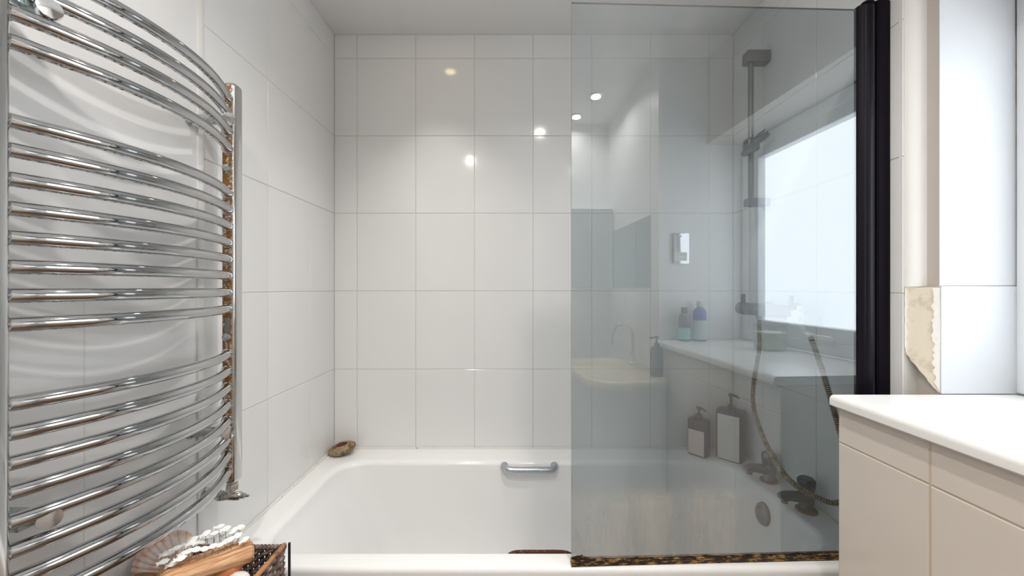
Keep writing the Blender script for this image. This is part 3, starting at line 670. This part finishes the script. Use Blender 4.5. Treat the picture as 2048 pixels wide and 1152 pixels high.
# wrapped rim
def coil(a, b, name, mat, r, wrap):
    a = Vector(a); b = Vector(b); n_ = int((b-a).length/0.0015); pts = [a.lerp(b, i/n_) for i in range(n_+1)]
    return MB().tube(pts, [r+wrap*abs(math.sin(i*0.55)) for i in range(n_+1)], 10).build(name, mat, bk, angle=80)
zr = zz(bz1+0.002)
coil((bx1-0.006, by0, zr), (bx1-0.006, by1, zr), 'cane_rim', M_cane, 0.0048, 0.0008)
coil((bx0+0.006, by0, zr), (bx0+0.006, by1, zr), 'cane_rim', M_cane, 0.0048, 0.0008)
coil((bx0, by1-0.006, zr-0.002), (bx1, by1-0.006, zr-0.002), 'woven_rim', M_wicker, 0.0042, 0.0022)
coil((bx0, by0+0.006, zr-0.002), (bx1, by0+0.006, zr-0.002), 'woven_rim', M_wicker, 0.0042, 0.0022)
for x, y in ((bx1+0.003, by1+0.003), (bx1+0.003, by0-0.003), (bx0-0.003, by0-0.003), (bx0-0.003, by1+0.003)):
    MB().tube([(x, y, 0.0), (x, y, zr+0.002)], 0.0028, 10).build('stand_leg', M_frame, bk)
for a, b in (((bx0, by1+0.003), (bx1, by1+0.003)), ((bx1+0.003, by0), (bx1+0.003, by1)), ((bx0, by0-0.003), (bx1, by0-0.003)), ((bx0-0.003, by0), (bx0-0.003, by1))):
    MB().tube([(a[0], a[1], zz(bz0-0.003)), (b[0], b[1], zz(bz0-0.003))], 0.0028, 8).build('stand_rail', M_frame, bk)

def pebble(c, s, mat, lab, rot=(0, 0, 0), name='pebble'):
    bm = bmesh.new(); bmesh.ops.create_icosphere(bm, subdivisions=4, radius=1)
    R_ = Matrix.Rotation(rot[2], 4, 'Z') @ Matrix.Rotation(rot[1], 4, 'Y') @ Matrix.Rotation(rot[0], 4, 'X')
    for v in bm.verts:
        k = 1+0.10*noise.noise(v.co*1.1+Vector(c)*20); p = v.co*k
        v.co = Vector(c)+(R_ @ Vector((p.x*s[0], p.y*s[1], p.z*s[2])))
    me = bpy.data.meshes.new(name); bm.to_mesh(me); bm.free(); me.materials.append(mat)
    me.polygons.foreach_set('use_smooth', [True]*len(me.polygons))
    o = bpy.data.objects.new(name, me); COL.objects.link(o); return tag(o, lab, 'pebble', 'pebbles in the wicker basket')
pebble(at(446, 1144, 0.765), (0.036, 0.026, 0.024), M_peborange, 'terracotta orange pebble under the driftwood in the basket', (0, -0.45, 0.2))
pebble(at(474, 1163, 0.750), (0.022, 0.019, 0.015), M_pebwhite, 'small white pebble in front of the orange one')
pebble(at(408, 1160, 0.74), (0.020, 0.018, 0.018), M_pebolive, 'small olive green pebble left of the orange one')
pebble(at(288, 1170, 0.735), (0.034, 0.026, 0.022), M_pebbrown, 'brown pebble under the scallop shell')
# a bed of pebbles that fills the basket under the finds
rnd = random.Random(12); bed = MB()
for k in range(46):
    x = rnd.uniform(bx0+0.03, bx0+0.155); y = rnd.uniform(by0+0.04, by1-0.055); z = rnd.uniform(bz0+0.02, bz1-0.034)
    if k > 32: x = rnd.uniform(bx0+0.03, bx1-0.03); z = bz0+0.025
    r_ = rnd.uniform(0.016, 0.024); bed.lathe([(r_*0.1, -r_*0.7), (r_*0.7, -r_*0.5), (r_, 0), (r_*0.7, r_*0.5), (r_*0.1, r_*0.7)], (x, y, zz(z)), (rnd.uniform(-.4, .4), rnd.uniform(-.4, .4), 1), 12)
tag(bed.build('pebble_bed', M_pebbrown, bk, angle=80), kind='stuff')

# scallop shell, leaning on the wall
shm = MB(); nr, na = 26, 150; ribs = 15
hinge_p = at(384, 1138, 0.768)
e1 = Vector((-0.93, -0.10, 0.30)).normalized()        # axis from hinge through the fan centre
nrm = Vector((0.55, -0.78, 0.30)); nrm = (nrm-e1*nrm.dot(e1)).normalized(); e2 = nrm.cross(e1)
a0, a1 = -1.15, 1.15; vs = []; grow = []
Rsh = 0.106
for side in (0, 1):
    for i in range(nr+1):
        t = i/nr
        for k in range(na+1):
            s_ = k/na; a = a0+(a1-a0)*s_
            rib = abs(math.sin(PI*ribs*s_)); edge = Rsh*(0.90+0.10*math.cos(a*0.9))*(1-0.22*(abs(a)/1.15)**5)*(1+0.018*rib)
            rr_ = t*edge
            hgt = 0.030*math.sin(PI*min(1, 0.08+t*0.86))*math.cos(a*1.05)+0.0034*t*(rib**0.7)-0.0016*side
            vs.append(hinge_p+e1*(rr_*math.cos(a))+e2*(rr_*math.sin(a)*0.72)+nrm*(hgt-0.010)); grow.append(t)
fs = []; st_ = (nr+1)*(na+1)
for side in (0, 1):
    for i in range(nr):
        for k in range(na):
            b = side*st_+i*(na+1)+k; q = (b, b+1, b+na+2, b+na+1); fs.append(q if side == 0 else q[::-1])
for k in range(na): b = nr*(na+1)+k; fs.append((b, b+1, b+1+st_, b+st_))
shm.add(vs, fs); so_ = shm.build('scallop_shell', M_shell, fixn=False, angle=70)
at_ = so_.data.attributes.new('grow', 'FLOAT', 'POINT'); at_.data.foreach_set('value', grow)
tag(so_, 'pink ribbed scallop shell propped against the wall at lower left', 'shell')

# driftwood with a shoal of little metal fish on pins
dw = empty('fish_shoal_sculpture', at(400, 1130, 0.76), 'driftwood block with a shoal of small white metal fish on pins', 'ornament')
p0, p1 = at(312, 1163, 0.700), at(506, 1096, 0.800); ax = (p1-p0); Ln = ax.length; ax.normalize()
sd = ax.cross(Vector((0, 0, 1))).normalized(); upv = sd.cross(ax)
rings_ = []; n = 28
for i in range(31):
    t = i/30; k = min(1, (0.35+t*9)) * min(1, (0.55+(1-t)*12)); c = p0+ax*(Ln*t)
    rings_.append([c+sd*(math.copysign(abs(math.cos(a))**0.7, math.cos(a))*0.030*k)+upv*(math.copysign(abs(math.sin(a))**0.7, math.sin(a))*0.0165*k*(1+0.10*noise.noise(Vector((t*4, math.cos(a), 1))))+0.002*noise.noise(Vector((t*5, 3, a)))) for a in [2*PI*j/n for j in range(n)]])
MB().rings(rings_, True, True).build('driftwood_base', M_wood, dw, angle=45)
fish_prof = [(-0.0125, 0.0), (-0.007, 0.0042), (0.0, 0.0055), (0.006, 0.0035), (0.0095, 0.0012), (0.0140, 0.0045), (0.0125, 0.0), (0.0140, -0.0045), (0.0095, -0.0012), (0.006, -0.0035), (0.0, -0.0055), (-0.007, -0.0042)]
fmesh = None; rnd = random.Random(5)
for k in range(34):
    t = 0.05+0.83*(k/33)**0.9; off = (-0.006, 0.009, 0.024)[k % 3]+rnd.uniform(-0.004, 0.004); hgt = rnd.uniform(0.008, 0.024)+(0.014 if k % 3 == 1 and t > 0.45 else 0)+0.008*(off > 0)
    # the side of the row facing the wall stands taller
    base = p0+ax*(Ln*t)-sd*off*1.0+upv*0.014; top = base+Vector((rnd.uniform(-.002, .002), rnd.uniform(-.002, .002), hgt))
    MB().tube([base, top], 0.0006, 5).build('pin', M_pin, dw)
    if fmesh is None:
        f = MB(); nf_ = len(fish_prof)
        vs = [(x, y, 0.0007) for x, y in fish_prof]+[(x, y, -0.0007) for x, y in fish_prof]+[(0, 0, 0.0018), (0, 0, -0.0018)]
        fs = [(i, (i+1) % nf_, 2*nf_) for i in range(nf_)]+[((i+1) % nf_+nf_, i+nf_, 2*nf_+1) for i in range(nf_)]+[(i, i+nf_, (i+1) % nf_+nf_, (i+1) % nf_) for i in range(nf_)]
        o = f.add(vs, fs).build('fish', M_fish, dw, angle=20); fmesh = o.data
    else:
        o = bpy.data.objects.new('fish', fmesh); COL.objects.link(o); o.parent = dw; o.matrix_parent_inverse = Matrix.Translation(dw.location).inverted()
    fz = Vector((0.25+rnd.uniform(-.25, .25), -0.45+rnd.uniform(-.3, .3), 0.95)).normalized(); fx = -(ax+Vector((rnd.uniform(-.3, .3), rnd.uniform(-.3, .3), 0)))
    fx = (fx-fz*fx.dot(fz)).normalized(); o.location = top; o.rotation_euler = Matrix((fx, fz.cross(fx), fz)).transposed().to_euler(); o.scale = (0.76, 1.0, 1.0)

# ------------------------------------------------------------------ things seen reflected in the glass
def lathe_bottle(name, loc, prof, body, lab, cap, capmat, labelr, labelmat):
    b = empty(name, loc, lab, 'bottle')
    MB().lathe(prof, loc, (0, 0, 1), 28).build('body', body, b)
    r_, za, zb = labelr; MB().lathe([(r_-0.0005, za), (r_, za+0.0005), (r_, zb-0.0005), (r_-0.0005, zb)], loc, (0, 0, 1), 28).build('label', labelmat, b)
    MB().lathe(cap, loc, (0, 0, 1), 24).build('cap', capmat, b); return b
lz = zz(ZL)+0.0003
lathe_bottle('toiletry_bottle', (0.846, 0.165, lz), [(0.022, 0), (0.0245, 0.003), (0.0245, 0.105), (0.021, 0.118), (0.012, 0.128)], M_smoke,
             'smoky grey bottle with aqua label on the ledge, seen in the glass', [(0.0125, 0.128), (0.0135, 0.130), (0.0135, 0.152), (0.012, 0.154)], M_dark, (0.0250, 0.008, 0.060), M_aqua)
lathe_bottle('toiletry_bottle', (0.918, 0.168, lz), [(0.026, 0), (0.0285, 0.003), (0.0285, 0.125), (0.024, 0.142), (0.012, 0.155)], M_blue,
             'cobalt blue bottle with cream cap on the ledge, seen in the glass', [(0.0125, 0.155), (0.0135, 0.157), (0.0135, 0.180), (0.012, 0.182)], M_cork, (0.0290, 0.008, 0.095), M_bluelabel)
cl = (1.055, 0.43, lz); cd = empty('jar_candle', cl, 'cream candle in a clear glass jar on the ledge, seen in the glass', 'candle')
MB().lathe([(0.052, 0), (0.0565, 0.004), (0.0565, 0.10), (0.0545, 0.10), (0.0545, 0.006)], cl, (0, 0, 1), 36).build('glass_jar', M_clear, cd)
MB().lathe([(0.052, 0.0065), (0.054, 0.008), (0.054, 0.068), (0.050, 0.070)], cl, (0, 0, 1), 36).build('wax', M_wax, cd)
MB().tube([(cl[0], cl[1], lz+0.070), (cl[0]+0.002, cl[1], lz+0.082)], 0.0012, 6).build('wick', M_wick, cd)
# shaver socket on the near reveal
sk = empty('shaver_socket', (0.848, YS, zz(0.186)), 'brushed steel shaver socket plate on the wall, seen in the glass', 'socket')
MB().rbox(0.806, 0.890, YS+0.0004, YS+0.009, zz(0.114), zz(0.258), 0.002).build('face_plate', M_chromeclean, sk)
MB().rbox(0.818, 0.878, YS+0.009, YS+0.0105, zz(0.128), zz(0.168), 0.001).build('socket_insert', M_white, sk)
m = MB()
for x in (0.832, 0.848, 0.864):
    for z in (0.138, 0.157): m.lathe([(0.003, 0), (0.003, 0.0006)], (x, YS+0.0105, zz(z)), (0, 1, 0), 10)
m.build('socket_holes', M_crack, sk)
MB().lathe([(0.004, 0), (0.004, 0.002)], (0.848, YS+0.009, zz(0.243)), (0, 1, 0), 12).build('screw', M_chromedull, sk)
# mirror, basin, tap, soap pump
mi = tag(MB().rbox(XS-0.006, XS-0.0003, -0.55, 0.04, zz(0.0), zz(0.36), 0.0015, 1).build('wall_mirror', M_mirror), 'frameless mirror on the wall above the basin, seen in the glass', 'mirror')
cb = empty('wall_cabinet', (0.60, YN, zz(0.0)), 'grey wall cabinet in the corner beyond the basin, seen in the glass', 'cabinet')
MB().rbox(0.455, 0.735, YN+0.0005, YN+0.10, zz(0.0), zz(0.50), 0.002, 1).build('carcass', M_white, cb)
MB().rbox(0.455, 0.592, YN+0.1005, YN+0.115, zz(0.0), zz(0.50), 0.002, 1).build('door', M_cab, cb)
MB().rbox(0.598, 0.735, YN+0.1005, YN+0.115, zz(0.0), zz(0.50), 0.002, 1).build('door', M_cab, cb)
bz = -0.392
bn = empty('wash_basin', (0.56, 0.02, 0), 'cream wash basin set on a white vanity unit beside the ledge, seen in the glass', 'basin')
R = []
def brr(k, z, shrink=0.0): return rrect(0.36+shrink, 0.7415-shrink*0.8, -0.28+shrink, 0.32-shrink, 0.13-shrink*0.4, z, 8)
R = [brr(1, bz-0.035), brr(1, bz-0.008), brr(1, bz, 0.006),
     rrect(0.40, 0.655, -0.22, 0.27, 0.11, bz-0.001, 8), rrect(0.41, 0.645, -0.21, 0.26, 0.105, bz-0.02, 8), rrect(0.43, 0.625, -0.17, 0.21, 0.09, bz-0.09, 8), rrect(0.47, 0.59, -0.08, 0.12, 0.055, bz-0.125, 8)]
MB().rings(R, True, True).build('bowl', M_cream, bn, angle=60)
MB().rings([rrect(0.40, 0.7415, -0.26, 0.28, 0.10, FZ+0.0005, 8), rrect(0.40, 0.7415, -0.26, 0.28, 0.10, bz-0.036, 8)], True, True).build('vanity_unit', M_white, bn)
MB().lathe([(0.020, 0), (0.018, 0.002), (0.004, 0.003)], (0.53, 0.02, zz(bz-0.1245)), (0, 0, 1), 20).build('drain', M_chromeclean, bn)
bp = empty('basin_tap', (0.705, -0.08, zz(bz)), 'tall chrome swan-neck tap on the basin, seen in the glass', 'tap')
MB().lathe([(0.024, 0), (0.024, 0.006), (0.016, 0.012), (0.015, 0.05), (0.011, 0.055)], (0.700, -0.08, zz(bz)), (0, 0, 1), 24).build('tap_base', M_chromeclean, bp)
pts = [(0.700, -0.08, zz(bz+0.05)), (0.700, -0.08, zz(bz+0.13))]+[(0.645+0.055*math.cos(a), -0.08, zz(bz+0.13)+0.075*math.sin(a)) for a in [PI*i/12 for i in range(1, 13)]]+[(0.590, -0.08, zz(bz+0.10))]
MB().tube(pts, 0.009, 16).build('swan_neck_spout', M_chromeclean, bp)
MB().rbox(0.695, 0.705, -0.125, -0.09, zz(bz+0.030), zz(bz+0.040), 0.003).build('tap_lever', M_chromeclean, bp)
sp_ = empty('soap_dispenser', (0.695, 0.21, zz(bz)), 'dark soap pump bottle on the basin edge, seen in the glass', 'bottle')
MB().lathe([(0.026, 0.0), (0.028, 0.003), (0.028, 0.115), (0.022, 0.128), (0.013, 0.134)], (0.695, 0.21, zz(bz)), (0, 0, 1), 24).build('body', M_dark, sp_)
MB().lathe([(0.012, 0.134), (0.012, 0.146), (0.0045, 0.148), (0.0045, 0.168), (0.009, 0.169), (0.009, 0.178)], (0.695, 0.21, zz(bz)), (0, 0, 1), 16).build('pump', M_dark, sp_)
MB().tube([(0.695, 0.21, zz(bz+0.173)), (0.66, 0.215, zz(bz+0.170))], 0.004, 8).build('nozzle', M_dark, sp_)
# door behind the camera (reflected in the chrome)
d1 = struct(MB().rbox(-0.62, 0.10, YN, YN+0.012, 0.0, 1.98, 0.002, 1).build('door_1', M_door))
MB().rbox(-0.68, -0.62, YN, YN+0.02, 0, 2.03, 0.002, 1).rbox(0.10, 0.16, YN, YN+0.02, 0, 2.03, 0.002, 1).rbox(-0.68, 0.16, YN, YN+0.021, 1.98, 2.04, 0.002, 1).build('door_frame', M_white, d1)
MB().lathe([(0.02, 0), (0.02, 0.005), (0.008, 0.008), (0.008, 0.04)], (0.04, YN+0.012, 1.0), (0, 1, 0), 20).rbox(-0.06, 0.05, YN+0.045, YN+0.06, 0.992, 1.008, 0.005).build('door_handle', M_chromeclean, d1)

# ------------------------------------------------------------------ ceiling downlights
places = [((-0.307, 1.36), 'bath end by the left wall'), ((0.19, 0.64), 'middle of the ceiling before the bath'), ((0.55, -0.24), 'above the basin'), ((-0.35, 0.05), 'before the towel radiator'), ((0.50, -0.50), 'corner by the wall cabinet')]
for (x, y), wh in places:
    dl_ = empty('ceiling_downlight', (x, y, zz(CE)), 'small round warm ceiling downlight, '+wh, 'ceiling light', 'ceiling downlights')
    MB().lathe([(0.027, -0.0005), (0.040, -0.0008), (0.041, -0.003), (0.037, -0.006), (0.028, -0.005)], (x, y, zz(CE)), (0, 0, 1), 28).build('bezel', M_chromeclean, dl_)
    MB().lathe([(0.022, -0.006), (0.026, -0.005), (0.026, -0.002)], (x, y, zz(CE)), (0, 0, 1), 24).build('bulb', M_bulb, dl_)
    li = bpy.data.lights.new('downlight_beam', 'AREA'); li.shape = 'DISK'; li.size = 0.05; li.energy = LAMP_WATT*(0.12 if y > 1 else 0.80 if y > 0.5 else 1.2 if x < 0 else 0.45 if y > -0.4 else 0.25); li.color = LAMP_COLOR; li.spread = math.radians(75 if y > 1 else 143 if y > 0.5 else 150)
    lo_ = bpy.data.objects.new('downlight_beam', li); COL.objects.link(lo_); lo_.location = (x, y, zz(CE)-0.012)
